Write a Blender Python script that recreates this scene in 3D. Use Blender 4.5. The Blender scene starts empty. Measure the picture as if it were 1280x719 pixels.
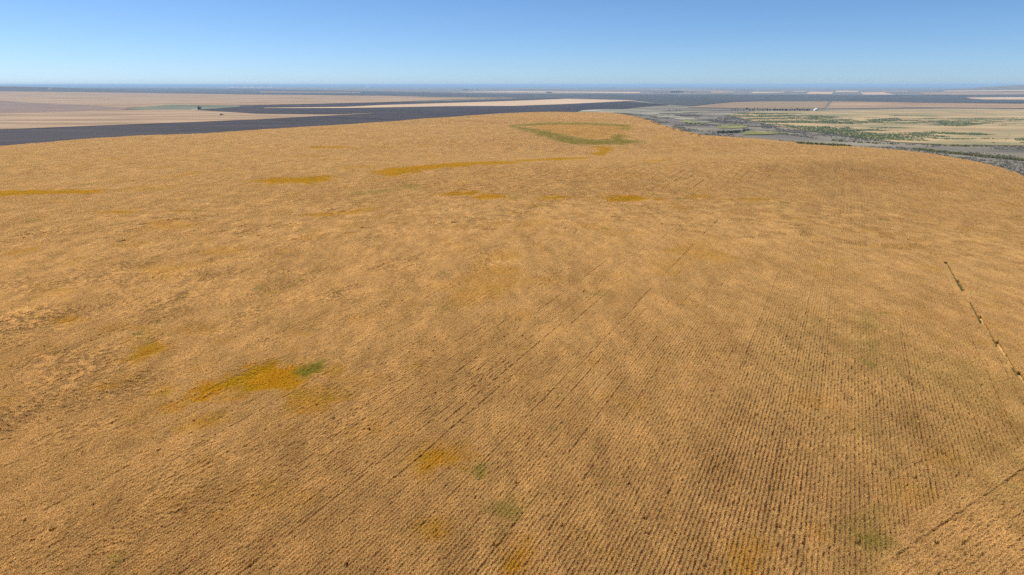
import bpy, math, random
import numpy as np

# ------------------------------------------------------------------ camera, sky, sun, exposure
scene = bpy.context.scene
CAM_Z = 36.0                      # drone height above the wheat
F = 853.33                        # focal length in photograph pixels (24 mm on 36 mm)
PITCH = math.atan((359.5 - 106.8) / F)
cam_data = bpy.data.cameras.new('camera')
cam_data.lens = 24.0
cam_data.sensor_width = 36.0
cam_data.clip_start = 0.5
cam_data.clip_end = 200000.0
cam = bpy.data.objects.new('camera', cam_data)
scene.collection.objects.link(cam)
cam.location = (0, 0, CAM_Z)
cam.rotation_euler = (math.pi / 2 - PITCH, 0, 0)
scene.camera = cam

SUN_EL, SUN_AZ = 52.0, -64.0      # degrees; azimuth clockwise from +Y (the view direction)
world = bpy.data.worlds.new('World')
scene.world = world
world.use_nodes = True
wn, wl = world.node_tree.nodes, world.node_tree.links
wn.clear()
sky = wn.new('ShaderNodeTexSky')
sky.sky_type = 'NISHITA'
sky.sun_disc = False
sky.sun_elevation = math.radians(SUN_EL)
sky.sun_rotation = math.radians(SUN_AZ)
sky.altitude = 2200
sky.air_density = 0.72
sky.dust_density = 1.5
sky.ozone_density = 8.0
hs = wn.new('ShaderNodeHueSaturation')
hs.inputs['Saturation'].default_value = 1.02
hs.inputs['Hue'].default_value = 0.496
bg = wn.new('ShaderNodeBackground')
bg.inputs['Strength'].default_value = 0.083
wo = wn.new('ShaderNodeOutputWorld')
wl.new(sky.outputs[0], hs.inputs['Color'])
wl.new(hs.outputs[0], bg.inputs[0])
wl.new(bg.outputs[0], wo.inputs[0])

sun_data = bpy.data.lights.new('sun', 'SUN')
sun_data.energy = 5.0
sun_data.angle = math.radians(0.53)
sun_data.color = (1.0, 0.95, 0.87)
sun = bpy.data.objects.new('sun', sun_data)
scene.collection.objects.link(sun)
sun.rotation_euler = (math.radians(90 - SUN_EL), 0, math.radians(180 - SUN_AZ))
sun.location = (-300, 0, 400)

vs = scene.view_settings
vs.view_transform = 'Standard'
vs.look = 'None'
vs.exposure = 0.62
vs.gamma = 1.0
vs.use_curve_mapping = False
scene.cycles.max_bounces = 5
scene.cycles.diffuse_bounces = 3
scene.cycles.volume_bounces = 0
scene.cycles.use_denoising = False

COL = scene.collection
rng = np.random.default_rng(7)


# ------------------------------------------------------------------ noise and terrain
def hash2(ix, iy, seed):
    h = (ix.astype(np.int64) * 374761393 + iy.astype(np.int64) * 668265263 + seed * 1442695041) & 0xFFFFFFFF
    h = ((h ^ (h >> 13)) * 1274126177) & 0xFFFFFFFF
    h = h ^ (h >> 16)
    return (h & 0xFFFFFF) / float(0xFFFFFF)


def vnoise(x, y, seed=0):
    ix, iy = np.floor(x), np.floor(y)
    fx, fy = x - ix, y - iy
    fx = fx * fx * fx * (fx * (fx * 6 - 15) + 10)
    fy = fy * fy * fy * (fy * (fy * 6 - 15) + 10)
    a, b = hash2(ix, iy, seed), hash2(ix + 1, iy, seed)
    c, d = hash2(ix, iy + 1, seed), hash2(ix + 1, iy + 1, seed)
    return (a * (1 - fx) + b * fx) * (1 - fy) + (c * (1 - fx) + d * fx) * fy


def fbm(x, y, scale, seed=0, octv=3):
    s, amp, tot = 0.0, 1.0, 0.0
    x, y = np.asarray(x, float) / scale, np.asarray(y, float) / scale
    for k in range(octv):
        s = s + amp * vnoise(x + 17.3 * k, y - 9.1 * k, seed + k * 11)
        tot += amp
        amp *= 0.5
        x, y = x * 2.03, y * 2.03
    return s / tot * 2 - 1


def sstep(v, a, b):
    t = np.clip((v - a) / (b - a), 0, 1)
    return t * t * (3 - 2 * t)


def ray(px, py):
    cx, cy = (np.asarray(px, float) - 640) / F, (359.5 - np.asarray(py, float)) / F
    cp, sp = math.cos(PITCH), math.sin(PITCH)
    return cx, cp + cy * sp, -sp + cy * cp


# far edge of the wheat field, as seen: photo points dropped on a level one metre below the field
EDGE = np.array([(-260, 196), (-120, 190), (0, 183.3), (100, 176.5), (160, 172.3), (240, 168), (320, 163.4), (400, 158.5), (470, 154.5), (560, 148),
                 (600, 144.5), (640, 141.5), (690, 140.2), (730, 140.2), (770, 142), (795, 146), (808, 149.5), (822, 153.5), (830, 156.5), (824, 160.5),
                 (834, 164.5), (860, 167), (900, 168.7), (950, 172.5), (1000, 176.5), (1050, 181.5), (1100, 186), (1150, 190),
                 (1180, 193.5), (1210, 199), (1240, 207), (1280, 221.5), (1340, 246), (1420, 290)], float)
dx, dy, dz = ray(EDGE[:, 0], EDGE[:, 1])
tt = (CAM_Z + 1.0) / -dz
EX, EY = dx * tt, dy * tt
E_AZ = np.arctan2(EX, EY)
E_R = np.hypot(EX, EY)
_ord = np.argsort(E_AZ)
E_AZs, E_Rs = E_AZ[_ord], E_R[_ord]
_az = np.concatenate([[-math.pi, -1.9], E_AZs, [1.9, math.pi]])
_rr = np.concatenate([[420, 420], E_Rs, [240, 420]])


def edge_radius(az):
    r = np.interp(az, _az, _rr)
    for d in (0.02, 0.045):
        r = r + np.interp(az - d, _az, _rr) + np.interp(az + d, _az, _rr)
    return r / 5


def H(x, y):
    x, y = np.asarray(x, float), np.asarray(y, float)
    r = np.hypot(x, y) + 1e-6
    az = np.arctan2(x, y)
    s = x / r
    plain = -9 - 12 * sstep(s, -0.40, 0.05)
    Re = edge_radius(az)
    W = 300 + 60 * sstep(-s, 0.0, 0.4)
    t = sstep(r, Re - 60, Re - 60 + W)
    plat = 1.3 * fbm(x, y, 210, 3, 2) + 0.6 * fbm(x, y, 62, 8, 2) + 0.9 * fbm(x + 0.5 * y, y, 120, 18, 2)
    plat = plat + 3.2 * np.exp(-((y - 300 - 0.1 * x) / 48) ** 2) * sstep(x, -110, 0) * (1 - sstep(x, 140, 260))
    plat = plat - 3.2 * np.exp(-((x - 42) / 130) ** 2 - ((y - 440) / 95) ** 2)
    plat = plat * sstep(r, 10, 90)
    z = plat * (1 - t) + plain * t
    # rolling ground beyond the field
    z = z + 2.2 * fbm(x, y, 420, 21, 2) * sstep(r, 450, 900) * (1 - sstep(r, 1800, 3200))
    z = z + 4.5 * fbm(x, y, 2900, 31, 2) * sstep(r, 1500, 4000)
    # knoll in the valley, low shoulders of the creek
    z = z + 7.0 * np.exp(-((x - 262) / 52) ** 2 - ((y - 790) / 55) ** 2)
    azd = np.degrees(az)
    z = z + 45 * sstep(-azd, 25, 37.5) * np.exp(-((r - 6500) / 2200) ** 2)
    z = z + 73 * sstep(azd, 28.5, 38.5) * np.exp(-((r - 8600) / 1500) ** 2)
    return z


def ground(px, py):
    """first hit of the sight line with the terrain -> world x, y"""
    px, py = np.atleast_1d(np.asarray(px, float)), np.atleast_1d(np.asarray(py, float))
    dx, dy, dz = ray(px, py)
    hn = np.hypot(dx, dy)
    rs = np.exp(np.linspace(math.log(15), math.log(39000), 900))
    t = rs[None, :] / hn[:, None]
    below = (CAM_Z + t * dz[:, None]) < H(t * dx[:, None], t * dy[:, None])
    k = np.where(below.any(1), below.argmax(1), len(rs) - 1)
    lo, hi = rs[np.maximum(k - 1, 0)], rs[k]
    for _ in range(24):
        m = 0.5 * (lo + hi)
        b = (CAM_Z + m / hn * dz) < H(m / hn * dx, m / hn * dy)
        hi = np.where(b, m, hi)
        lo = np.where(b, lo, m)
    m = 0.5 * (lo + hi)
    return m / hn * dx, m / hn * dy


# ------------------------------------------------------------------ material helpers
def new_mat(name):
    m = bpy.data.materials.new(name)
    m.use_nodes = True
    n = m.node_tree.nodes
    n.clear()
    out = n.new('ShaderNodeOutputMaterial')
    bsdf = n.new('ShaderNodeBsdfPrincipled')
    bsdf.inputs['Roughness'].default_value = 0.9
    bsdf.inputs['Specular IOR Level'].default_value = 0.15
    m.node_tree.links.new(bsdf.outputs[0], out.inputs[0])
    return m, n, m.node_tree.links, bsdf


def pos_noise(n, l, scale, detail=4, stretch=(1, 1, 1), rot=0.0, rough=0.55):
    g = n.new('ShaderNodeNewGeometry')
    mp = n.new('ShaderNodeMapping')
    mp.inputs['Rotation'].default_value = (0, 0, rot)
    mp.inputs['Scale'].default_value = stretch
    t = n.new('ShaderNodeTexNoise')
    t.inputs['Scale'].default_value = scale
    t.inputs['Detail'].default_value = detail
    t.inputs['Roughness'].default_value = rough
    l.new(g.outputs['Position'], mp.inputs[0])
    l.new(mp.outputs[0], t.inputs['Vector'])
    return t.outputs['Fac']


def ramp(n, l, fac, stops):
    r = n.new('ShaderNodeValToRGB')
    e = r.color_ramp.elements
    e[0].position, e[0].color = stops[0][0], (*stops[0][1], 1)
    e[1].position, e[1].color = stops[-1][0], (*stops[-1][1], 1)
    for p, c in stops[1:-1]:
        k = e.new(p)
        k.color = (*c, 1)
    l.new(fac, r.inputs[0])
    return r.outputs[0]


def mixc(n, l, fac, a, b, mode='MIX'):
    m = n.new('ShaderNodeMix')
    m.data_type = 'RGBA'
    m.blend_type = mode
    for sock, v in ((m.inputs['Factor'], fac), (m.inputs['A'], a), (m.inputs['B'], b)):
        if isinstance(v, (int, float)):
            sock.default_value = v
        elif isinstance(v, tuple):
            sock.default_value = (*v, 1)
        else:
            l.new(v, sock)
    return m.outputs['Result']


def field_mat(name, dark, light, scale, detail=5, stretch=(1, 1, 1), rot=0.0, scale2=None, second=None, lo=0.35, hi=0.65):
    m, n, l, b = new_mat(name)
    c = ramp(n, l, pos_noise(n, l, scale, detail, stretch, rot), [(lo, dark), (hi, light)])
    if second:
        f = ramp(n, l, pos_noise(n, l, scale2, 5, stretch, rot), [(0.48, (0, 0, 0)), (0.62, (1, 1, 1))])
        c = mixc(n, l, f, c, second)
    l.new(c, b.inputs['Base Color'])
    bp = n.new('ShaderNodeBump')
    bp.inputs['Strength'].default_value = 0.5
    bp.inputs['Distance'].default_value = 0.4
    l.new(pos_noise(n, l, 0.6, 4), bp.inputs['Height'])
    l.new(bp.outputs[0], b.inputs['Normal'])
    return m


M = {}
M['steppe'] = field_mat('steppe', (0.090, 0.076, 0.060), (0.21, 0.185, 0.128), 0.014, 10, (0.6, 1, 1), 0.2, 0.006, (0.12, 0.10, 0.082))
M['wheat_soil'] = field_mat('wheat_soil', (0.37, 0.235, 0.09), (0.48, 0.32, 0.14), 1.4, 5)
M['fallow'] = field_mat('fallow', (0.014, 0.009, 0.009), (0.042, 0.028, 0.025), 0.04, 9, (0.2, 1, 1), 0.5, None, None, 0.36, 0.64)
M['brown_stubble'] = field_mat('brown_stubble', (0.13, 0.085, 0.06), (0.18, 0.12, 0.085), 0.02, 6, (0.3, 1, 1))
M['tan'] = field_mat('tan', (0.185, 0.115, 0.058), (0.32, 0.215, 0.122), 0.02, 9, (0.22, 1, 1), 0.15, None, None, 0.38, 0.62)
M['tan_dull'] = field_mat('tan_dull', (0.17, 0.118, 0.065), (0.25, 0.17, 0.095), 0.02, 6, (0.4, 1, 1))
M['cream'] = field_mat('cream', (0.37, 0.255, 0.15), (0.47, 0.335, 0.21), 0.006, 5, (0.4, 1, 1))
M['green_grey'] = field_mat('green_grey', (0.075, 0.085, 0.05), (0.14, 0.135, 0.08), 0.02, 6, (0.4, 1, 1))
M['pasture'] = field_mat('pasture', (0.24, 0.168, 0.08), (0.37, 0.265, 0.135), 0.02, 8, (0.5, 1, 1), 0.1, 0.014, (0.19, 0.165, 0.08))
M['far_soil'] = field_mat('far_soil', (0.035, 0.034, 0.032), (0.068, 0.064, 0.056), 0.006, 7, (0.3, 1, 1))
M['meadow'] = field_mat('meadow', (0.11, 0.12, 0.03), (0.24, 0.22, 0.07), 0.03, 6)
M['alkali'] = field_mat('alkali', (0.13, 0.12, 0.08), (0.38, 0.34, 0.25), 0.028, 9, (0.45, 1, 1), 0.2, 0.03, (0.14, 0.13, 0.085), 0.42, 0.66)
M['gravel'] = field_mat('gravel', (0.27, 0.24, 0.19), (0.36, 0.325, 0.27), 0.08, 5)


# ------------------------------------------------------------------ mesh helpers
def make_mesh(name, verts, faces, mat=None, smooth=False):
    me = bpy.data.meshes.new(name)
    v = np.asarray(verts, np.float32)
    f = np.asarray(faces, np.int32)
    nl = f.shape[1]
    me.vertices.add(len(v))
    me.vertices.foreach_set('co', v.ravel())
    me.loops.add(f.size)
    me.loops.foreach_set('vertex_index', f.ravel())
    me.polygons.add(len(f))
    me.polygons.foreach_set('loop_start', np.arange(len(f), dtype=np.int32) * nl)
    me.polygons.foreach_set('loop_total', np.full(len(f), nl, np.int32))
    if smooth:
        me.polygons.foreach_set('use_smooth', np.ones(len(f), bool))
    me.update(calc_edges=True)
    if mat:
        me.materials.append(mat)
    return me


def grid_faces(nr, nc):
    i, j = np.meshgrid(np.arange(nr - 1), np.arange(nc - 1), indexing='ij')
    a = (i * nc + j).ravel()
    return np.stack([a, a + 1, a + nc + 1, a + nc], 1)


def link(name, me, kind=None, label=None, cat=None, group=None, parent=None, loc=None, rz=0.0):
    o = bpy.data.objects.new(name, me)
    COL.objects.link(o)
    if kind: o['kind'] = kind
    if label: o['label'] = label
    if cat: o['category'] = cat
    if group: o['group'] = group
    if parent: o.parent = parent
    if loc is not None: o.location = loc
    if rz: o.rotation_euler = (0, 0, rz)
    return o


# ------------------------------------------------------------------ ground
ang = np.concatenate([np.linspace(-math.pi, -1.05, 60, endpoint=False), np.linspace(-1.05, 1.05, 420), np.linspace(1.05, math.pi, 61)[1:]])
rad = np.exp(np.linspace(math.log(4), math.log(40000), 380))
A, R = np.meshgrid(ang, rad)
gx, gy = R * np.sin(A), R * np.cos(A)
gv = np.stack([gx, gy, H(gx, gy)], -1).reshape(-1, 3)
gf = grid_faces(len(rad), len(ang))[:, ::-1]
link('ground', make_mesh('ground', gv, gf, M['steppe'], True), 'structure')

# soil of the wheat field, out to its edge
ang2 = np.concatenate([np.linspace(-math.pi, -1.0, 60, endpoint=False), np.linspace(-1.0, 1.0, 500), np.linspace(1.0, math.pi, 61)[1:]])
fr = np.concatenate([[0.004], np.exp(np.linspace(math.log(0.02), 0, 220))])
A2, Q2 = np.meshgrid(ang2, fr)
R2 = Q2 * edge_radius(A2)
wx, wy = R2 * np.sin(A2), R2 * np.cos(A2)
wv = np.stack([wx, wy, H(wx, wy) + 0.16], -1).reshape(-1, 3)
link('wheat_field', make_mesh('wheat_field', wv, grid_faces(len(fr), len(ang2))[:, ::-1], M['wheat_soil'], True), 'structure')


def band(name, mat, near, far, lift=0.35, nc=110, nr=26, wob=0.0):
    """a field draped on the terrain between its near and far boundary (both given as seen)"""
    near, far = np.array(near, float), np.array(far, float)
    u = np.linspace(0, 1, nc)
    xn = near[0, 0] + (near[-1, 0] - near[0, 0]) * u
    xf = far[0, 0] + (far[-1, 0] - far[0, 0]) * u
    yn = np.interp(xn, near[:, 0], near[:, 1])
    yf = np.minimum(np.interp(xf, far[:, 0], far[:, 1]), yn - 0.02)
    ax, ay = ground(xn, yn)
    bx, by = ground(xf, yf)
    if wob:
        w = 1 + wob * fbm(ax, ay, 60, 77, 3)
        ax, ay = ax * w, ay * w
        w = 1 + wob * fbm(bx, by, 60, 78, 3)
        bx, by = bx * w, by * w
    t = np.linspace(0, 1, nr)[:, None]
    ra, rb = np.hypot(ax, ay), np.hypot(bx, by)
    k = (ra * (rb / ra) ** t - ra) / np.where(abs(rb - ra) < 1e-3, 1e-3, rb - ra)
    x, y = ax + (bx - ax) * k, ay + (by - ay) * k
    z = H(x, y) + lift + 0.00025 * np.hypot(x, y)
    v = np.stack([x, y, z], -1).reshape(-1, 3)
    return link(name, make_mesh(name, v, grid_faces(nr, nc), M[mat], True), 'structure')


wheat_edge = [(x, y + 2.0) for x, y in EDGE[:13]]
band('fallow_field', 'fallow', [(-200, 195)] + wheat_edge[2:] + [(728, 141)],
     [(-200, 168), (0, 158), (190, 150), (240, 142), (247, 137.2), (290, 134), (320, 132.4), (430, 129.6), (560, 126.6), (640, 124.2),
      (700, 123.6), (728, 125)], 0.3, 160, 34)
band('fallow_field', 'fallow', [(728, 140.6), (760, 138.6), (800, 134), (835, 131.4)], [(728, 125), (770, 126.8), (800, 128.4), (835, 131)], 0.31, 60, 14, 0.02)
band('stubble_field', 'tan', [(-200, 172), (0, 163), (100, 159), (190, 155.5), (320, 150.4), (380, 147), (430, 144.3), (468, 142.3)],
     [(-200, 147), (0, 142.2), (60, 141.4), (110, 139.6), (150, 138), (240, 138.1), (320, 143), (400, 144.2), (430, 143.6), (468, 142.1)], 0.7)
band('stubble_strip', 'cream', [(330, 135.8), (430, 135.7), (480, 135), (560, 133.4), (640, 133), (700, 131), (750, 128.6), (796, 126.2)],
     [(330, 135.4), (430, 134.3), (480, 131.8), (560, 129.3), (640, 126.7), (710, 123.9), (750, 124.8), (796, 126)], 0.75)
band('stubble_field', 'tan', [(-200, 128), (0, 127), (30, 128.6), (100, 132), (160, 135.5), (200, 133.6), (240, 132.8), (320, 131.8), (400, 130.2), (480, 128.2), (560, 125.2), (645, 123)],
     [(-200, 114.5), (0, 114.6), (100, 115.6), (160, 116.4), (320, 118.6), (400, 119.5), (480, 120.2), (560, 122), (645, 122.7)], 0.5)
band('bare_field', 'brown_stubble', [(-200, 147), (0, 142.4), (60, 141.4), (110, 139.6), (150, 138), (166, 136.6)],
     [(-200, 124), (0, 126.6), (30, 128.4), (100, 131.8), (150, 135), (166, 136.4)], 0.62)
band('grass_patch', 'green_grey', [(160, 137.4), (190, 138), (246, 138.2), (300, 134.5)], [(160, 136.4), (190, 133.6), (215, 131.4), (232, 132), (300, 132.4)], 0.8)
band('gravel_yard', 'gravel', [(238, 138.3), (247, 138)], [(241, 137.3), (248, 136.9)], 1.0, 12, 6)
band('plain_field', 'far_soil', [(640, 123.4), (700, 123.2), (796, 125.8), (835, 130.6), (868, 132.6), (890, 130.2), (915, 127.9), (950, 127), (1040, 127), (1150, 128.6), (1340, 130.4)],
     [(640, 117.6), (800, 118.2), (1340, 119.6)], 0.22, 120, 16)
band('ridge_field', 'far_soil', [(-220, 114.3), (0, 114.5), (160, 116.2), (320, 118.4), (645, 122.5)], [(-220, 109), (0, 109), (160, 110), (320, 111.5), (645, 117.8)], 0.22, 100, 16)
for near, far, mat in [
    ([(325, 116), (450, 116.4)], [(325, 114.6), (450, 115.4)], 'tan_dull'),
    ([(575, 116), (640, 116.1), (700, 116.3), (800, 117)], [(575, 115.4), (640, 114.2), (700, 114.8), (800, 115.4)], 'cream'),
    ([(640, 111.8), (705, 112.2)], [(640, 110.8), (705, 111.2)], 'tan'),
    ([(765, 113.6), (800, 113.4), (860, 114.4), (908, 115.4)], [(765, 112.6), (800, 111.9), (860, 111.8), (908, 113.6)], 'tan_dull'),
    ([(888, 116.3), (918, 115.8)], [(889, 115.1), (918, 114.9)], 'cream'),
    ([(942, 117.2), (980, 116.2)], [(938, 115.5), (982, 115.1)], 'cream'),
    ([(990, 115), (1008, 115)], [(991, 114.1), (1008, 114.1)], 'cream'),
    ([(1007, 118), (1040, 118)], [(1012, 115), (1042, 115.2)], 'cream'),
    ([(1044, 115.9), (1074, 115.6)], [(1046, 113.6), (1072, 114)], 'cream'),
    ([(1080, 118.8), (1118, 118.8)], [(1075, 116), (1104, 115.6)], 'cream'),
    ([(1100, 115.5), (1136, 115.9)], [(1102, 114.3), (1136, 114.6)], 'tan'),
    ([(1155, 118.7), (1200, 119), (1330, 118.2)], [(1148, 116.6), (1200, 115.5), (1330, 115.8)], 'tan'),
    ([(1180, 115), (1330, 114.3)], [(1180, 113.9), (1330, 112.4)], 'cream'),
    ([(1214, 123.8), (1232, 124.8), (1330, 125.2)], [(1207, 122.4), (1250, 122), (1330, 121.8)], 'cream'),
    ([(285, 110.6), (345, 110.2)], [(285, 109.7), (345, 109.4)], 'cream'),
]:
    band('far_field', mat, near, far, 0.6, 40, 8)
band('dry_field', 'tan_dull', [(858, 134.6), (900, 135.6), (950, 136.8), (1000, 136.6), (1031, 136.2)],
     [(868, 133.4), (890, 130.6), (915, 128.2), (950, 127.2), (1000, 127), (1036, 127.2)], 0.5, 60, 14)
band('dry_field', 'tan', [(1035, 136.2), (1060, 136), (1150, 135), (1330, 136)], [(1040, 127.2), (1080, 127.6), (1150, 128.9), (1330, 130.8)], 0.5, 70, 14)
band('pasture', 'pasture', [(905, 144), (930, 149), (960, 156), (1000, 163), (1040, 166.4), (1070, 171.5), (1110, 177.5), (1180, 181.2), (1400, 184)],
     [(925, 141.5), (950, 139.4), (1010, 139.4), (1080, 137.6), (1150, 136.8), (1400, 137.8)], 0.3, 150, 40, 0.006)
for near, far, mat in [
    ([(722, 140.6), (750, 141), (780, 142.2), (815, 145), (850, 150), (885, 155.2), (915, 159)], [(728, 138.2), (755, 136.6), (790, 137.6), (815, 141), (850, 146), (885, 152), (915, 157)], 'alkali'),
    ([(775, 140.6), (800, 141.4), (850, 141.8), (872, 141)], [(775, 138), (800, 138.2), (850, 139.8), (872, 140.4)], 'alkali'),
    ([(897, 160.5), (915, 161), (935, 160)], [(897, 157.6), (910, 154.8), (930, 156.6)], 'meadow'),
    ([(928, 169), (950, 168.6), (985, 167.2)], [(930, 165.5), (950, 164.6), (985, 166)], 'meadow'),
    ([(1056, 185.5), (1085, 187.4), (1112, 188.4)], [(1056, 183.4), (1085, 184.8), (1112, 187.4)], 'gravel'),
    ([(850, 153.2), (875, 156.5)], [(855, 151), (880, 154.6)], 'meadow'),
]:
    band('valley_patch', mat, near, far, 0.42, 50, 10, 0.012)

# ------------------------------------------------------------------ wheat
gaux, gauy = ground([1066.0], [112.0])
RA = math.atan2(gaux[0], gauy[0])            # heading of the drill rows
dvec, pvec = np.array([math.sin(RA), math.cos(RA)]), np.array([math.cos(RA), -math.sin(RA)])
ROW = 0.37


def polyw(pts):
    p = np.array(pts, float)
    x, y = ground(p[:, 0], p[:, 1])
    return np.stack([x, y], 1)


def sdist(P, poly):
    """signed distance, positive inside"""
    inside = np.zeros(len(P), bool)
    d = np.full(len(P), 1e9)
    n = len(poly)
    for i in range(n):
        a, b = poly[i], poly[(i + 1) % n]
        e = b - a
        w = P - a
        t = np.clip((w @ e) / (e @ e + 1e-9), 0, 1)
        d = np.minimum(d, np.hypot(*(w - t[:, None] * e).T))
        c = ((a[1] > P[:, 1]) != (b[1] > P[:, 1]))
        xi = a[0] + (P[:, 1] - a[1]) * e[0] / (e[1] if abs(e[1]) > 1e-9 else 1e-9)
        inside ^= c & (P[:, 0] < xi)
    return np.where(inside, d, -d)


# golden (late, lodged) and green (weedy) areas of the crop: outline as seen, softness in metres, strength
GOLD = [
    ([(228, 497), (262, 480), (300, 464), (335, 457), (372, 465), (388, 472), (372, 485), (335, 490), (300, 493), (262, 500)], 1.6, 1.0),
    ([(150, 457), (172, 443), (195, 434), (212, 438), (190, 448), (165, 460)], 1.6, 0.75),
    ([(190, 500), (206, 488), (224, 488), (214, 500)], 1.2, 0.5),
    ([(112, 488), (135, 481), (145, 487), (125, 493)], 1.2, 0.5), ([(72, 405), (92, 401), (100, 406), (80, 409)], 1.2, 0.5),
    ([(270, 402), (290, 399), (297, 404), (276, 406)], 1.2, 0.5), ([(205, 516), (226, 508), (230, 515), (210, 520)], 1.0, 0.5),
    ([(215, 543), (240, 532), (275, 528), (272, 536), (240, 545), (222, 550)], 1.2, 0.5),
    ([(362, 505), (380, 495), (412, 496), (420, 506), (395, 516), (370, 516)], 1.8, 0.55), ([(405, 470), (420, 462), (432, 470), (414, 480)], 1.4, 0.4),
    ([(420, 545), (440, 537), (470, 538), (470, 548), (435, 553)], 1.5, 0.45),
    ([(508, 580), (535, 562), (570, 560), (592, 575), (588, 595), (555, 592), (525, 596)], 1.6, 0.75),
    ([(525, 668), (545, 655), (565, 662), (555, 678), (535, 680)], 1.2, 0.55),
    ([(615, 712), (640, 685), (662, 682), (672, 700), (655, 730), (620, 730)], 1.0, 0.8),
    ([(918, 690), (945, 680), (958, 700), (950, 735), (915, 735)], 1.2, 0.5),
    ([(470, 217), (500, 211), (560, 206), (620, 203.5), (650, 203.5), (640, 206), (580, 209), (535, 214), (500, 221), (478, 222)], 3.0, 0.95),
    ([(318, 229), (345, 224.5), (405, 223), (412, 228), (385, 232), (340, 231.5)], 3.0, 0.85),
    ([(-80, 244), (-10, 241.5), (60, 239.5), (130, 240), (120, 244), (60, 245.5), (-10, 248), (-80, 249)], 2.5, 0.75),
    ([(545, 245), (575, 241.5), (597, 241), (590, 246), (565, 248)], 2.0, 0.75), ([(595, 248), (612, 245), (634, 248), (630, 251), (600, 251)], 2.0, 0.7),
    ([(663, 249), (690, 247.5), (708, 249), (700, 252), (672, 252)], 2.0, 0.75),
    ([(755, 250), (775, 247), (828, 249), (832, 252), (795, 253), (762, 253)], 2.0, 0.8),
    ([(860, 247), (878, 245), (885, 248), (866, 249.5)], 2.0, 0.5), ([(895, 252), (940, 250), (972, 251), (940, 254), (900, 254)], 2.0, 0.5),
    ([(690, 201.5), (720, 200), (725, 201), (695, 202.5)], 2.0, 0.5), ([(640, 203), (690, 199.5), (735, 198.5), (738, 200), (690, 202), (645, 205)], 2.5, 0.75),
    ([(742, 184), (760, 184.5), (764, 188), (752, 196), (742, 196), (750, 190)], 3.0, 0.9),
    ([(800, 203), (830, 201.5), (830, 203.5), (805, 204)], 2.0, 0.5),
    ([(120, 268), (165, 265.5), (175, 268), (140, 270)], 2.0, 0.5), ([(205, 267), (240, 264.5), (245, 267), (215, 269)], 2.0, 0.5),
    ([(380, 185), (430, 183.8), (440, 186), (400, 187)], 3.0, 0.6),
    ([(385, 272), (430, 266), (465, 261), (475, 263), (440, 270), (395, 275)], 1.5, 0.45), ([(535, 288), (575, 284), (580, 288), (545, 290)], 1.5, 0.4),
    ([(245, 320), (280, 312), (312, 315), (300, 322), (262, 322)], 1.6, 0.3), ([(10, 318), (40, 313), (45, 318), (15, 322)], 1.6, 0.35),
    ([(655, 158), (720, 155.5), (790, 158.5), (782, 165), (770, 174), (735, 175), (700, 168), (670, 162)], 6.0, 0.22),
]
GREEN = [
    ([(372, 468), (390, 460), (403, 458), (398, 466), (380, 476)], 0.8, 1.0),
    ([(640, 157.5), (655, 160), (680, 164), (705, 169.5), (735, 175), (770, 175), (800, 176), (800, 180.5), (765, 182), (730, 182.5), (708, 180), (680, 172.5), (655, 165), (640, 160)], 4.0, 0.8),
    ([(722, 177.3), (750, 178), (770, 174.5), (785, 176.5), (798, 177.8), (780, 180.2), (745, 181)], 4.0, 1.0),
    ([(764, 172), (774, 168.5), (782, 171), (780, 177), (764, 178)], 3.0, 1.1),
    ([(688, 170), (704, 169.8), (735, 174.8), (715, 174.8)], 3.5, 0.8),
    ([(634, 157.6), (680, 154.2), (735, 154.0), (790, 157), (786, 160), (735, 156.8), (680, 157.0), (645, 159.2)], 5.0, 0.75),
    ([(770, 161.5), (784, 160.5), (785, 163), (772, 163.2)], 3.0, 0.7),
    ([(585, 598), (597, 585), (608, 588), (600, 604)], 0.8, 0.8), ([(620, 645), (640, 630), (655, 636), (640, 655)], 1.0, 0.6), ([(598, 672), (622, 664), (630, 674), (610, 682)], 0.8, 0.55),
    ([(1060, 670), (1085, 640), (1110, 640), (1115, 690), (1085, 700)], 1.5, 0.45), ([(1076, 395), (1084, 395), (1096, 440), (1098, 470), (1088, 470), (1082, 430)], 1.2, 0.35),
    ([(1020, 440), (1280, 440), (1280, 600), (1140, 600)], 12.0, 0.14),
    ([(440, 243), (475, 240), (490, 240), (455, 246)], 2.0, 0.45), ([(505, 235), (520, 233), (522, 235.5), (508, 237)], 2.0, 0.45), ([(638, 249), (648, 247.5), (658, 250), (645, 251)], 2.0, 0.4),
]
SKID = [([(1180, 331), (1182, 331), (1220, 395.5), (1299, 516), (1298, 517), (1218, 396.5)], 0.25)]
CORNER = polyw([(1040, 790), (1120, 690), (1145, 657), (1165, 640), (1200, 620), (1240, 594), (1280, 568), (1420, 485), (1700, 700), (1400, 800)])
cdir = CORNER[6] - CORNER[2]
CA = math.atan2(cdir[0], cdir[1])


def soft_mask(P, items):
    out = np.zeros(len(P))
    nz = fbm(P[:, 0], P[:, 1], 9, 61, 3)
    nf = fbm(P[:, 0], P[:, 1], 1.6, 62, 2)
    for pts, soft, k in items:
        soft = soft * 1.35
        poly = polyw(pts)
        lo, hi = poly.min(0) - 4 * soft, poly.max(0) + 4 * soft
        sel = np.where((P[:, 0] > lo[0]) & (P[:, 0] < hi[0]) & (P[:, 1] > lo[1]) & (P[:, 1] < hi[1]))[0]
        if len(sel) == 0:
            continue
        sd = sdist(P[sel], poly) + soft * (1.1 * nz[sel] + 0.7 * nf[sel])
        out[sel] = np.maximum(out[sel], k * sstep(sd, -soft, soft))
    return out


def in_view(x, y, margin=0.16):
    az = np.arctan2(x, y)
    return (np.abs(az) < 0.6435 + margin)


R_NEAR = 235.0


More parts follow.
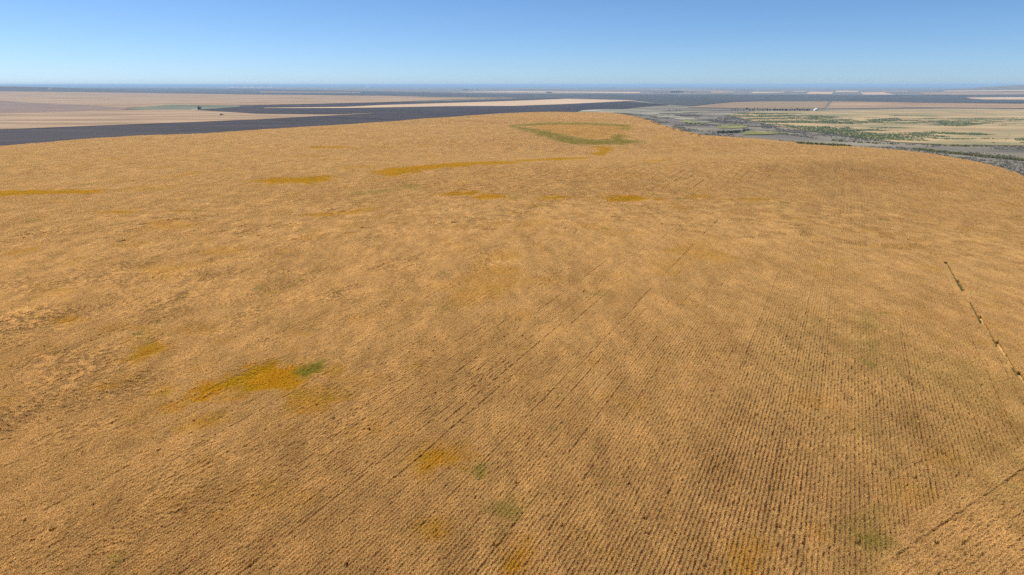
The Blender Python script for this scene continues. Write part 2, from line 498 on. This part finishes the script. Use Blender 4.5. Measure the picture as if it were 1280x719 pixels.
def row_points(heading, ds, dt, rmax, off=0.0):
    d, p = np.array([math.sin(heading), math.cos(heading)]), np.array([math.cos(heading), -math.sin(heading)])
    n_s, n_t = int(rmax / ds) + 1, int(rmax / dt) + 1
    si, ti = np.meshgrid(np.arange(-n_s, n_s + 1), np.arange(-n_t, n_t + 1), indexing='ij')
    s, t = si.ravel() * ds, (ti.ravel() + (hash2(si.ravel(), si.ravel() * 0, 5) if ds < 1 else 0)) * dt
    x, y = s * p[0] + t * d[0], s * p[1] + t * d[1]
    r = np.hypot(x, y)
    k = (r < rmax) & in_view(x, y) & (y > 24)
    return x[k], y[k], si.ravel()[k]


# near: half-metre lengths of each drilled row
nx, ny, ni = row_points(RA, ROW, 0.5, R_NEAR)
def use_patch(x, y):
    """per 3 m cell of the row grid: single row lengths near, whole patches far, mixed in between"""
    i, j = np.floor((x * pvec[0] + y * pvec[1]) / PSIZE + 0.5), np.floor((x * dvec[0] + y * dvec[1]) / PSIZE + 0.5)
    return np.hypot(x, y) > R_NEAR - 75 * hash2(i, j, 19)


NSEG, NPAT, PSIZE = 12, 8, 8 * ROW
keep = (sdist(np.stack([nx, ny], 1), CORNER) < 0.42) & ~use_patch(nx, ny)
nx, ny, ni = nx[keep], ny[keep], ni[keep]
hx, hy, hi_ = row_points(CA, ROW, 0.5, 110)
keep = sdist(np.stack([hx, hy], 1), CORNER) >= -0.3
hx, hy, hi_ = hx[keep], hy[keep], hi_[keep] + 5000
PX, PY, PI = np.concatenate([nx, hx]), np.concatenate([ny, hy]), np.concatenate([ni, hi_])
PROT = np.concatenate([np.full(len(nx), -RA), np.full(len(hx), -CA)])
near_n = len(PX)
# far: patches eight rows wide
fx, fy, fi = row_points(RA, PSIZE, PSIZE, 1000)
k = use_patch(fx, fy) & (np.hypot(fx, fy) < edge_radius(np.arctan2(fx, fy)) - 0.8)
fx, fy = fx[k], fy[k]
PX, PY = np.concatenate([PX, fx]), np.concatenate([PY, fy])
PROT = np.concatenate([PROT, np.full(len(fx), -RA)])
P = np.stack([PX, PY], 1)
isfar = np.arange(len(PX)) >= near_n
gold, green = np.clip(soft_mask(P, GOLD) * (1.15 + 0.4 * isfar), 0, 1), soft_mask(P, GREEN)
# scattered small golden and green spots elsewhere
sp = fbm(PX, PY, 22, 91, 3)
gold = np.maximum(gold, 0.35 * sstep(sp, 0.42, 0.7))
gold = np.maximum(gold, 0.22 * sstep(fbm(PX, PY, 6, 95, 3), 0.25, 0.7))
wd = fbm(PX, PY, 14, 93, 2) * 0.6 + fbm(PX, PY, 2.2, 94, 2)
green = np.maximum(green * (0.65 + 0.8 * np.clip(fbm(PX, PY, 1.8, 96, 2) + 0.4, 0, 1)), 0.5 * sstep(wd, 0.82, 1.15))
# lodging: wind-thrown ground swell in lean and height, strongest on the left of the rows' line
side = PX * math.cos(RA) - PY * math.sin(RA)
lodge = 1 - sstep(side, -85, -20)
u, v = PX * dvec[0] + PY * dvec[1], PX * pvec[0] + PY * pvec[1]
n1, n2 = fbm(u / 1.8, v, 5.5, 41, 3), fbm(u / 1.8, v, 5.5, 47, 3)
m1, m2 = fbm(u / 2.5, v, 16, 43, 2), fbm(u / 2.5, v, 16, 49, 2)
amp = 0.07 + 0.33 * lodge
lean_x = amp * (n1 + 0.8 * m1) + 0.02 * rng.normal(size=len(PX))
lean_y = amp * (n2 + 0.8 * m2) + 0.02 * rng.normal(size=len(PX))
hgt = 1 + 0.13 * n1 * (0.45 + lodge) + 0.09 * m2 + 0.02 * rng.normal(size=len(PX))
hgt *= 1 - 0.30 * np.clip(gold, 0, 1)
rowvar = (hash2(np.concatenate([PI, np.zeros(len(fx))]), np.zeros(len(PX)), 71) - 0.5)
rowvar[isfar] = 0
hgt += 0.10 * rowvar
wid = 1.22 + 0.45 * lodge + 0.3 * sstep(np.hypot(PX, PY), 65, 180) + 0.2 * rng.random(len(PX)) + 0.18 * np.clip(fbm(PX, PY, 11, 97, 2), -1, 1)
PIa = np.concatenate([PI, np.full(len(fx), -99999)])
rowpass = hash2(np.floor((PIa + 23) / 26), PIa * 0, 33)                 # each pass of the drill stands a little thicker or thinner
wid += np.where(isfar, 0, 0.36 * (rowpass - 0.5)) * (1 - 0.5 * lodge)
wid[(PIa > 2500)] += 0.3
# drop row lengths: passes of the drill, skips, and the weedy skid line
drop = np.zeros(len(PX), bool)
passgap = (np.mod(PIa, 26) == 3) & (fbm(u, PIa * 3.1, 25, 99, 2) > -0.05) & ~isfar
skip = (hash2(PIa, PIa * 0, 73) > 0.95) & (fbm(u, PIa * 7.7, 14, 98, 2) > 0.18) & ~isfar
thin = (passgap | skip) & (rng.random(len(PX)) < (0.9 - 0.45 * lodge))
hgt[thin] *= 0.84
wid[thin] *= 0.78
drop |= (rng.random(len(PX)) < 0.003) & ~isfar
skid_poly = polyw(SKID[0][0])
drop |= (sdist(P, skid_poly) > -0.12) & (fbm(PX, PY, 5, 88, 2) > -0.55)
ok = ~drop
PX, PY, PROT, isfar, gold, green, lean_x, lean_y, hgt, wid = [a[ok] for a in (PX, PY, PROT, isfar, gold, green, lean_x, lean_y, hgt, wid)]
N = len(PX)
lx = np.where(isfar, 0.08 * lean_x, lean_x)
ly = np.where(isfar, 0.08 * lean_y, lean_y)
jit = np.where(isfar, 0.0, 1.0)
PX = PX + jit * rng.normal(0, 0.008, N)
PY = PY + jit * rng.normal(0, 0.05, N)
flip = np.where(np.where(isfar, lean_x > 0, rng.random(N) < 0.5), math.pi, 0.0)
str_ = np.clip(np.hypot(lean_x, lean_y) / 0.42, 0, 1)
pick = np.clip((str_ * 8 * (0.8 + 0.4 * rng.random(N))).astype(int), 0, NPAT - 1)
idx = np.where(isfar, NSEG + pick, rng.integers(0, NSEG, N))
rot = np.stack([lx, ly, PROT + flip], 1)
hgt = np.where(isfar, 1 + 0.35 * (hgt - 1), hgt)
scl = np.stack([np.where(isfar, 1.0, wid), np.ones(N), np.clip(hgt, 0.45, 1.5)], 1)


def blades(n, lx, ly, seed, rows=None, width=0.034, height=0.52, lean=(0.0, 0.0)):
    """n straw blades and ears spread over a row length (or several rows) -> mesh data"""
    r = np.random.default_rng(seed)
    bx = r.normal(0, 0.038, n)
    by = r.uniform(-ly / 2, ly / 2, n)
    if rows is not None:
        bx = bx + rows[r.integers(0, len(rows), n)]
    h = height * (1 + r.normal(0, 0.11, n))
    a = r.uniform(0, 2 * math.pi, n)
    out = np.abs(r.normal(0, 0.045, n)) + 0.015
    root = np.stack([bx * 0.6 if rows is None else bx, by, np.zeros(n)], 1)
    mid = root + np.stack([np.cos(a) * out * 0.35, np.sin(a) * out * 0.35, h * 0.72], 1)
    tip = root + np.stack([np.cos(a) * out * 1.5, np.sin(a) * out * 1.5, h], 1)
    for q, g in ((mid, 0.72), (tip, 1.0)):
        q[:, 0] += lean[0] * h * g
        q[:, 1] += lean[1] * h * g
        q[:, 2] *= 1 - 0.35 * math.hypot(*lean)
    b = r.uniform(0, math.pi, n)
    w = width * (1 + r.uniform(-0.3, 0.5, n))
    wv = np.stack([np.cos(b) * w, np.sin(b) * w, np.zeros(n)], 1) * 0.5
    ear = tip + np.stack([np.cos(a) * 0.045, np.sin(a) * 0.045, -0.02 + r.uniform(-0.03, 0.03, n)], 1)
    V = np.stack([root - wv * 0.5, root + wv * 0.5, mid + wv, mid - wv, tip + wv * 1.1, tip - wv * 1.1, ear], 1).reshape(-1, 3)
    k = np.arange(n)[:, None] * 7
    T = np.concatenate([k + np.array([[0, 1, 2]]), k + np.array([[0, 2, 3]]), k + np.array([[3, 2, 4]]), k + np.array([[3, 4, 5]]), k + np.array([[5, 4, 6]])], 0)
    E = np.tile(np.array([0, 0, 0.25, 0.25, 1, 1, 1], np.float32), n)
    return V, T, E


def wheat_kind(k, data):
    me = make_mesh('wheat_tuft', data[0], data[1], mw)
    at = me.attributes.new('ear', 'FLOAT', 'POINT')
    at.data.foreach_set('value', data[2])
    wheat_col.objects.link(bpy.data.objects.new('wheat_%02d' % k, me))


# wheat straw: ripeness and ear colours, plus lodged-streak highlights put into the colour
mw, n, l, b = new_mat('wheat_straw')


def inst_attr(n, name):
    a = n.new('ShaderNodeAttribute')
    a.attribute_type = 'INSTANCER'
    a.attribute_name = name
    return a.outputs['Fac']


broad = pos_noise(n, l, 0.035, 4)
c = ramp(n, l, broad, [(0.3, (0.65, 0.365, 0.045)), (0.5, (0.69, 0.41, 0.06)), (0.7, (0.71, 0.445, 0.09))])
ear = n.new('ShaderNodeAttribute')
ear.attribute_name = 'ear'
earm = n.new('ShaderNodeMath')
earm.operation = 'MULTIPLY'
earm.inputs[1].default_value = 0.8
l.new(ear.outputs['Fac'], earm.inputs[0])
c = mixc(n, l, earm.outputs[0], c, (0.75, 0.525, 0.265))
fine = pos_noise(n, l, 5.0, 3)
c = mixc(n, l, 0.35, c, ramp(n, l, fine, [(0.32, (0.74, 0.68, 0.60)), (0.62, (1.0, 1.0, 1.0))]), 'MULTIPLY')
swell = pos_noise(n, l, 0.16, 5, (1, 0.42, 1), RA, 0.62)
c = mixc(n, l, 1.0, c, ramp(n, l, swell, [(0.30, (0.89, 0.85, 0.79)), (0.5, (0.97, 0.96, 0.94)), (0.68, (1.06, 1.06, 1.04))]), 'MULTIPLY')
streak_light = pos_noise(n, l, 0.5, 4, (1, 0.35, 1), RA + 0.35, 0.6)  # finer streaks: highlights on lodged stalks painted into the straw colour
c = mixc(n, l, 1.0, c, ramp(n, l, streak_light, [(0.33, (0.86, 0.82, 0.76)), (0.66, (1.07, 1.07, 1.05))]), 'MULTIPLY')
goldc = ramp(n, l, pos_noise(n, l, 0.22, 4), [(0.36, (0.55, 0.335, 0.014)), (0.6, (0.64, 0.345, 0.016))])
c = mixc(n, l, inst_attr(n, 'gold'), c, goldc)
c = mixc(n, l, inst_attr(n, 'green'), c, (0.33, 0.275, 0.035))
n.remove(b)
df, tr, mx = n.new('ShaderNodeBsdfDiffuse'), n.new('ShaderNodeBsdfTranslucent'), n.new('ShaderNodeMixShader')
mx.inputs[0].default_value = 0.55
l.new(c, df.inputs[0])
l.new(c, tr.inputs[0])
l.new(df.outputs[0], mx.inputs[1])
l.new(tr.outputs[0], mx.inputs[2])
l.new(mx.outputs[0], [q for q in n if q.type == 'OUTPUT_MATERIAL'][0].inputs[0])
M['wheat_straw'] = mw

wheat_col = bpy.data.collections.new('wheat_kinds')
for k in range(NSEG):
    wheat_kind(k, blades(150, 0.1, 0.54, 100 + k, None, 0.019))
rows = (np.arange(8) - 3.5) * ROW
LEANS = [(0, 0), (0.03, 0.05), (0.18, 0.1), (0.3, 0.05), (0.1, 0.22), (0.2, -0.2), (0.28, 0.22), (0.05, 0.36)]
for k in range(NPAT):
    wheat_kind(NSEG + k, blades(2300, PSIZE, PSIZE * 1.04, 300 + k, rows, 0.05, 0.52, LEANS[k]))


def scatter(name, pos, rot, scl, idx, attrs, collection, label, cat):
    """one uncountable stand of plants: a point per plant, plants set on it by geometry nodes"""
    me = bpy.data.meshes.new(name)
    me.vertices.add(len(pos))
    me.vertices.foreach_set('co', np.asarray(pos, np.float32).ravel())
    for nm, tp, data in [('rot', 'FLOAT_VECTOR', rot), ('scl', 'FLOAT_VECTOR', scl)]:
        at = me.attributes.new(nm, tp, 'POINT')
        at.data.foreach_set('vector', np.asarray(data, np.float32).ravel())
    at = me.attributes.new('kind_index', 'INT', 'POINT')
    at.data.foreach_set('value', np.asarray(idx, np.int32))
    for nm, data in attrs.items():
        at = me.attributes.new(nm, 'FLOAT', 'POINT')
        at.data.foreach_set('value', np.asarray(data, np.float32))
    o = link(name, me, 'stuff', label, cat)
    ng = bpy.data.node_groups.new(name + '_scatter', 'GeometryNodeTree')
    ng.interface.new_socket('Geometry', in_out='INPUT', socket_type='NodeSocketGeometry')
    ng.interface.new_socket('Geometry', in_out='OUTPUT', socket_type='NodeSocketGeometry')
    nn, ll = ng.nodes, ng.links
    gi, go = nn.new('NodeGroupInput'), nn.new('NodeGroupOutput')
    ci = nn.new('GeometryNodeCollectionInfo')
    ci.inputs['Collection'].default_value = collection
    ci.inputs['Separate Children'].default_value = True
    ci.inputs['Reset Children'].default_value = True
    ip = nn.new('GeometryNodeInstanceOnPoints')
    ip.inputs['Pick Instance'].default_value = True

    def named(nm, tp):
        a = nn.new('GeometryNodeInputNamedAttribute')
        a.data_type = tp
        a.inputs['Name'].default_value = nm
        return a.outputs['Attribute']
    er = nn.new('FunctionNodeEulerToRotation')
    ll.new(named('rot', 'FLOAT_VECTOR'), er.inputs[0])
    ll.new(gi.outputs[0], ip.inputs['Points'])
    ll.new(ci.outputs[0], ip.inputs['Instance'])
    ll.new(named('kind_index', 'INT'), ip.inputs['Instance Index'])
    ll.new(er.outputs[0], ip.inputs['Rotation'])
    ll.new(named('scl', 'FLOAT_VECTOR'), ip.inputs['Scale'])
    ll.new(ip.outputs[0], go.inputs[0])
    md = o.modifiers.new('scatter', 'NODES')
    md.node_group = ng
    return o


pos = np.stack([PX, PY, H(PX, PY) + 0.12], 1)
scatter('wheat', pos, rot, scl, idx, {'gold': gold, 'green': green}, wheat_col,
        'ripe golden wheat standing in drilled rows across the whole field', 'wheat')
print('wheat instances', N)


# ------------------------------------------------------------------ brush and shrubs
def leaf_ball(n, seed, rx, ry, rz, zc, leaf, lobes=5):
    """leaf-clump faces spread through several lobes: uneven outline with gaps"""
    r = np.random.default_rng(seed)
    lc = r.normal(0, 0.42, (lobes, 3)) * [rx, ry, rz]
    q = r.integers(0, lobes, n)
    d = r.normal(size=(n, 3))
    d /= np.linalg.norm(d, axis=1)[:, None]
    rr = r.uniform(0.35, 1.0, n)[:, None] * 0.68
    c = lc[q] + d * rr * [rx, ry, rz] + [0, 0, zc]
    a = r.normal(size=(n, 3))
    a /= np.linalg.norm(a, axis=1)[:, None]
    bb = np.cross(a, r.normal(size=(n, 3)))
    bb /= np.linalg.norm(bb, axis=1)[:, None]
    s = leaf * r.uniform(0.6, 1.4, n)[:, None]
    V = np.stack([c + a * s, c + bb * s * 0.7, c - a * s, c - bb * s * 0.7], 1).reshape(-1, 3)
    V[:, 2] = np.maximum(V[:, 2], 0.02)
    k = np.arange(n)[:, None] * 4
    return V, np.concatenate([k + np.array([[0, 1, 2]]), k + np.array([[0, 2, 3]])], 0)


def leaf_mat(name, dark, light):
    m, n, l, b = new_mat(name)
    l.new(ramp(n, l, pos_noise(n, l, 0.35, 4), [(0.35, dark), (0.65, light)]), b.inputs['Base Color'])
    return m


M['sage_leaf'] = leaf_mat('sage_leaf', (0.16, 0.145, 0.11), (0.27, 0.245, 0.185))
M['brush_leaf'] = leaf_mat('brush_leaf', (0.070, 0.125, 0.040), (0.16, 0.22, 0.08))
M['weed_leaf'] = leaf_mat('weed_leaf', (0.10, 0.11, 0.025), (0.22, 0.20, 0.055))
M['tree_leaf'] = leaf_mat('tree_leaf', (0.018, 0.034, 0.016), (0.045, 0.07, 0.028))
M['bark'] = leaf_mat('bark', (0.06, 0.045, 0.032), (0.11, 0.085, 0.06))


def kinds(name, mat, n_kinds, n, leaf):
    c = bpy.data.collections.new(name + '_kinds')
    for k in range(n_kinds):
        V, T = leaf_ball(n, 500 + k + len(name) * 7, 1.0, 1.0, 0.62, 0.5, leaf)
        c.objects.link(bpy.data.objects.new('%s_%02d' % (name, k), make_mesh(name, V, T, M[mat])))
    return c


def scatter_area(n, az0, az1, r0, r1, seed):
    r = np.random.default_rng(seed)
    a = r.uniform(math.radians(az0), math.radians(az1), n)
    q = np.sqrt(r.uniform(r0 * r0, r1 * r1, n))
    return q * np.sin(a), q * np.cos(a)


def shrub_field(name, x, y, size, coll, nk, label, cat, seed):
    r = np.random.default_rng(seed)
    n = len(x)
    s = size * r.uniform(0.6, 1.5, n)
    return scatter(name, np.stack([x, y, H(x, y) + 0.02], 1), np.stack([np.zeros(n), np.zeros(n), r.uniform(0, 6.28, n)], 1),
                   np.stack([s * r.uniform(0.9, 1.4, n), s, s], 1), r.integers(0, nk, n), {}, coll, label, cat)


PAST = polyw([(905, 144), (930, 149), (960, 156), (1000, 163), (1040, 166.4), (1070, 171.5), (1110, 177.5), (1180, 181.2), (1400, 184),
              (1400, 138), (1150, 137), (1080, 137.8), (1010, 139.6), (950, 139.6), (925, 141.5)])
sx, sy = scatter_area(90000, 4, 48, 250, 1500, 12)
kk = (np.hypot(sx, sy) > edge_radius(np.arctan2(sx, sy)) + 4) & (sdist(np.stack([sx, sy], 1), PAST) < 3)
kk &= (fbm(sx, sy, 70, 14, 4) + 0.5 * fbm(sx, sy, 14, 15, 2) > 0.0)
sx, sy = sx[kk], sy[kk]
shrub_field('sagebrush', sx, sy, np.full(len(sx), 0.75), kinds('sage', 'sage_leaf', 4, 70, 0.22), 4,
            'low grey sagebrush covering the valley slopes beyond the wheat', 'sagebrush', 16)
gx_, gy_ = scatter_area(200000, 14, 46, 560, 1600, 22)
sd = sdist(np.stack([gx_, gy_], 1), PAST)
streak = fbm(gx_ * 0.45 + gy_ * 0.08, gy_, 60, 24, 4) + 0.35 * fbm(gx_, gy_, 17, 25, 2)
bias = 0.36 * sstep(np.degrees(np.arctan2(gx_, gy_)), 22, 36) - 0.22
kk = (sd > 2) & (streak > 0.10 + bias + 0.25 * rng.random(len(gx_)))
gcl = np.zeros(len(gx_), bool)
for pts in [[(1050, 168), (1075, 166.5), (1110, 169), (1135, 171), (1128, 174.5), (1100, 175.5), (1075, 173)],
            [(1000, 163), (1030, 164), (1060, 166), (1045, 168)], [(1085, 150), (1120, 148), (1128, 152), (1090, 153.5)],
            [(1160, 157), (1200, 154.5), (1232, 155.5), (1200, 158.5)], [(960, 140.5), (1130, 139.5), (1130, 142), (965, 142.5)],
            [(1270, 174), (1320, 173), (1320, 177), (1275, 176.5)]]:
    gcl |= (sdist(np.stack([gx_, gy_], 1), polyw(pts)) > -3)
kk |= gcl & (rng.random(len(gx_)) < 0.75)
gx_, gy_ = gx_[kk], gy_[kk]
shrub_field('green_brush', gx_, gy_, np.full(len(gx_), 0.7), kinds('brush', 'brush_leaf', 4, 80, 0.22), 4,
            'dark green brush in streaks over the dry pasture', 'brush', 26)
# creek line along the foot of the slope
lx_, ly_ = [], []
for pts, cnt in [([(1145, 187), (1180, 191), (1220, 195), (1280, 201), (1330, 206)], 900), ([(1000, 180.5), (1030, 182.8), (1058, 184)], 240),
                 ([(1040, 176), (1100, 180), (1200, 183), (1280, 184.5)], 160)]:
    p = polyw(pts)
    seg = rng.uniform(0, len(p) - 1.001, cnt)
    i0 = seg.astype(int)
    q = p[i0] + (p[i0 + 1] - p[i0]) * (seg - i0)[:, None] + rng.normal(0, 2.2, (cnt, 2))
    lx_.append(q[:, 0]); ly_.append(q[:, 1])
lx_, ly_ = np.concatenate(lx_), np.concatenate(ly_)
shrub_field('creek_brush', lx_, ly_, np.full(len(lx_), 0.95), kinds('creek', 'weed_leaf', 3, 70, 0.22), 3,
            'olive green brush following the creek along the slope foot', 'brush', 36)
# weeds in the skid line through the wheat
cl = polyw([(1182, 331), (1200, 361), (1219, 396), (1258, 457), (1298, 517)])
seg = rng.uniform(0, len(cl) - 1.001, 3200)
i0 = seg.astype(int)
q = cl[i0] + (cl[i0 + 1] - cl[i0]) * (seg - i0)[:, None] + rng.normal(0, 0.12, (3200, 2))
k = fbm(q[:, 0], q[:, 1], 4, 18, 2) > -0.6
q = q[k]
shrub_field('weeds', q[:, 0], q[:, 1], np.full(len(q), 0.17), kinds('weed', 'weed_leaf', 3, 60, 0.24), 3,
            'green weeds along the bare narrow lane through the wheat', 'weeds', 46)


# ------------------------------------------------------------------ trees, bushes, farm buildings
def tree_mesh(kind, seed):
    r = np.random.default_rng(seed)
    if kind == 'bush':
        V, T = leaf_ball(150, seed, 1.0, 0.9, 0.55, 0.62, 0.14, 6)
        hgt_, rad_ = 0.55, 0.05
    elif kind == 'narrow':
        V, T = leaf_ball(260, seed, 0.36, 0.36, 0.62, 0.62, 0.075, 7)
        hgt_, rad_ = 0.75, 0.022
    else:
        V, T = leaf_ball(320, seed, 0.5, 0.5, 0.42, 0.62, 0.08, 8)
        hgt_, rad_ = 0.72, 0.03
    tv, tf = [], []

    def limb(p0, p1, r0, r1, k=6):
        base = len(tv)
        for p, q in ((p0, r0), (p1, r1)):
            for j in range(k):
                a = 2 * math.pi * j / k
                tv.append((p[0] + q * math.cos(a), p[1] + q * math.sin(a), p[2]))
        for j in range(k):
            tf.append((base + j, base + (j + 1) % k, base + k + (j + 1) % k, base + k + j))
    limb((0, 0, -0.03), (0.01, 0, hgt_ * 0.5), rad_, rad_ * 0.8)
    limb((0.01, 0, hgt_ * 0.5), (0.0, 0.02, hgt_), rad_ * 0.8, rad_ * 0.3)
    for j in range(5):
        a = r.uniform(0, 6.28)
        z0 = hgt_ * r.uniform(0.4, 0.7)
        limb((0, 0, z0), (0.22 * math.cos(a), 0.22 * math.sin(a), z0 + 0.2), rad_ * 0.5, rad_ * 0.15, 4)
    return make_mesh('crown', V, T, M['tree_leaf']), make_mesh('trunk', tv, tf, M['bark'])


TREES = {k: [tree_mesh(k, 900 + 10 * i + j) for j in range(3)] for i, k in enumerate(('round', 'narrow', 'bush'))}


def plant(name, kind, px, py, h, label, cat, group, jitter=0.0, squash=1.0):
    x, y = ground([px], [py])
    x, y = float(x[0]) + random.uniform(-jitter, jitter), float(y[0]) + random.uniform(-jitter, jitter)
    o = link(name, None, None, label, cat, group, None, (x, y, float(H(x, y)) - 0.02), random.uniform(0, 6.28))
    o.scale = (h * squash, h * squash, h)
    crown, trunk = random.choice(TREES[kind])
    link('trunk', trunk, parent=o)
    link('crown', crown, parent=o)
    return o


random.seed(4)
# (label, category, group, kind, height, squash, list of points)
CLUMPS = [
    ('tree in the dark clump at the farmstead on the left skyline ridge', 'skyline farmstead trees', 'round', 14, 1.3, [(67, 107.4), (69.5, 107.4), (71.5, 107.4), (75.5, 107.4)]),
    ('dark tree beside the pale gravel yard at the fallow field corner', 'trees at the gravel yard', 'round', 5.0, 1.0, [(248.4, 137.6), (250.0, 137.4)]),
    ('tree in the far blue grove beyond the pale stripe', 'far blue grove', 'round', 15, 1.2, [(580, 113.2), (582, 113.2), (584, 113.3), (586.5, 113.2), (590, 113), (597, 112.8)]),
    ('tree in the dark clump on the pale stripe', 'clump on the pale stripe', 'round', 11, 1.6, [(683.5, 116.9), (685.5, 116.9), (687, 116.9), (689, 116.9)]),
    ('tree in the largest dark clump on the plain', 'largest clump on the plain', 'round', 14, 1.3, [(839, 116.4), (841, 116.4), (843, 116.4), (845.5, 116.4), (848, 116.4), (850.5, 116.3), (853, 116.4)]),
    ('low tree in the thin line beside the largest clump', 'line beside the largest clump', 'round', 7, 1.4, [(818, 116.4), (821, 116.4), (826, 116.4), (829, 116.4), (833, 116.3), (864, 116.7), (866, 116.7)]),
    ('tree in the far line behind the cream fields', 'far line behind the cream fields', 'round', 12, 1.5, [(922, 113.2), (925, 113.2), (928, 113.2), (931, 113.2), (935, 113.2), (939, 113.2)]),
]
for label, group, kind, h, sq, pts in CLUMPS:
    for px, py in pts:
        plant('tree', kind, px, py, h * random.uniform(0.8, 1.15), label, 'tree', group, 0, sq)
plant('tree', 'round', 574.5, 118.2, 7, 'single small tree in the blue grey field before the far grove', 'tree', None, 0, 1.6)
plant('bush', 'bush', 277, 144.8, 2.6, 'lone dark bush in the tan stubble field beside the fallow', 'bush', None, 0, 1.3)
plant('tree', 'round', 767, 110.2, 20, 'single tree standing out near the far skyline', 'tree', None, 0, 1.0)
for i in range(26):
    plant('tree', 'narrow', 934 + 78 * (i + random.uniform(-.25, .25)) / 25, 138.3 + 0.6 * i / 25, random.uniform(3.2, 5.0),
          'dark tree in the long windbreak between tan field and pasture', 'tree', 'windbreak trees', 0, 1.7)
for i in range(5):
    plant('tree', 'narrow', 915 + 3.6 * i, 138.1, random.uniform(2.2, 3.2), 'small tree in the short row at the windbreak end', 'tree', 'short row at the windbreak', 0, 2.0)
for i in range(9):
    plant('bush', 'bush', 857 + 2.7 * i, 154.4 + 0.22 * i, random.uniform(1.6, 2.4), 'dark bush in the short row on the pale valley flat', 'bush', 'bushes on the pale flat', 1.0, 1.2)
for i in range(15):
    t = i / 14
    plant('bush', 'bush', 899 + 36 * t, 166.4 - 2.6 * t + 1.2 * math.sin(t * 3.1), random.uniform(1.6, 2.8), 'dark bush in the creek thicket below the grey knoll', 'bush', 'creek thicket below the knoll', 1.0, 1.2)
for px, py, h in [(846, 138.3, 2.0), (836, 138.2, 1.8), (850, 138.4, 1.7)]:
    plant('bush', 'bush', px, py, h, 'small dark bush on the grey ground behind the pale flat', 'bush', 'bushes behind the pale flat', 0, 1.8)

M['white_paint'] = field_mat('white_paint', (0.70, 0.70, 0.68), (0.80, 0.80, 0.78), 0.4, 4)
M['metal_roof'] = field_mat('metal_roof', (0.62, 0.63, 0.64), (0.74, 0.75, 0.76), 0.3, 4)
M['door_grey'] = field_mat('door_grey', (0.10, 0.11, 0.12), (0.15, 0.16, 0.17), 0.8, 3)


def box(x0, x1, y0, y1, z0, z1):
    v = [(x, y, z) for z in (z0, z1) for y in (y0, y1) for x in (x0, x1)]
    f = [(0, 2, 3, 1), (4, 5, 7, 6), (0, 1, 5, 4), (2, 6, 7, 3), (0, 4, 6, 2), (1, 3, 7, 5)]
    return v, f


def shed(name, px, py, L, Wd, h, rise, rz, label, cat, group=None, win=2):
    x, y = ground([px], [py])
    x, y = float(x[0]), float(y[0])
    o = link(name, None, None, label, cat, group, None, (x, y, float(H(x, y)) + 0.3), rz)
    a, b = L / 2, Wd / 2
    v, f = box(-a, a, -b, b, -1.5, h)
    link('wall', make_mesh('wall', v, f, M['white_paint']), parent=o)
    e, t = 0.5, 0.25
    v, f = [], []
    for s in (-1, 1):
        k = len(v)
        v += [(-a - e, s * (b + e), h - 0.1), (a + e, s * (b + e), h - 0.1), (a + e, 0, h + rise), (-a - e, 0, h + rise)]
        v += [(p[0], p[1], p[2] + t) for p in v[k:k + 4]]
        f += [tuple(k + i for i in q) for q in ((0, 3, 2, 1), (4, 5, 6, 7), (0, 1, 5, 4), (2, 3, 7, 6), (0, 4, 7, 3), (1, 2, 6, 5))]
    link('roof', make_mesh('roof', v, f, M['metal_roof']), parent=o)
    for s in (-1, 1):
        k = s * a
        v = [(k, -b, h), (k, b, h), (k, 0, h + rise - 0.05), (k - s * 0.2, -b, h), (k - s * 0.2, b, h), (k - s * 0.2, 0, h + rise - 0.05)]
        me = bpy.data.meshes.new('gable')
        me.from_pydata(v, [], [(0, 1, 2), (3, 5, 4), (0, 3, 4, 1), (1, 4, 5, 2), (2, 5, 3, 0)])
        me.materials.append(M['white_paint'])
        link('gable', me, parent=o)
    v, f = box(-L * 0.12, L * 0.12, -b - 0.08, -b + 0.05, -0.2, h * 0.75)
    link('door', make_mesh('door', v, f, M['door_grey']), parent=o)
    for i in range(win):
        c = L * (0.3 if i % 2 else -0.3)
        v, f = box(c - L * 0.05, c + L * 0.05, -b - 0.08, -b + 0.05, h * 0.45, h * 0.75)
        link('window', make_mesh('window', v, f, M['door_grey']), parent=o)
    return o


shed('farm_shed', 1019.5, 138.4, 8.0, 5.5, 3.0, 1.5, 0.5, 'small white shed with pale metal roof at the windbreak end', 'shed')
for px, py, L, h in [(292, 109.6, 90, 16), (299, 109.5, 60, 20), (309, 109.4, 110, 15), (317, 109.7, 80, 14), (330, 109.8, 120, 15), (341, 109.9, 90, 14)]:
    shed('warehouse', px, py, L, 50, h, 4, random.uniform(-0.2, 0.2), 'long white building in the hazy far settlement on the left', 'building', 'far settlement buildings')
shed('warehouse', 463, 109.7, 170, 60, 14, 4, 0.05, 'single long white building far off between blue fields', 'building')

# ------------------------------------------------------------------ air
v, f = box(-43000, 43000, -43000, 43000, float(gv[:, 2].min()) - 1.5, float(gv[:, 2].max()) + 2.0)
hz = bpy.data.materials.new('haze_air')
hz.use_nodes = True
n, l = hz.node_tree.nodes, hz.node_tree.links
n.clear()
out = n.new('ShaderNodeOutputMaterial')
pv = n.new('ShaderNodeVolumePrincipled')
pv.inputs['Color'].default_value = (0.46, 0.69, 0.95, 1)
pv.inputs['Density'].default_value = 8.5e-5
pv.inputs['Anisotropy'].default_value = 0.0
l.new(pv.outputs[0], out.inputs['Volume'])
link('haze', make_mesh('haze', v, f, hz), 'stuff', 'thin blue summer haze over the plain', 'haze')
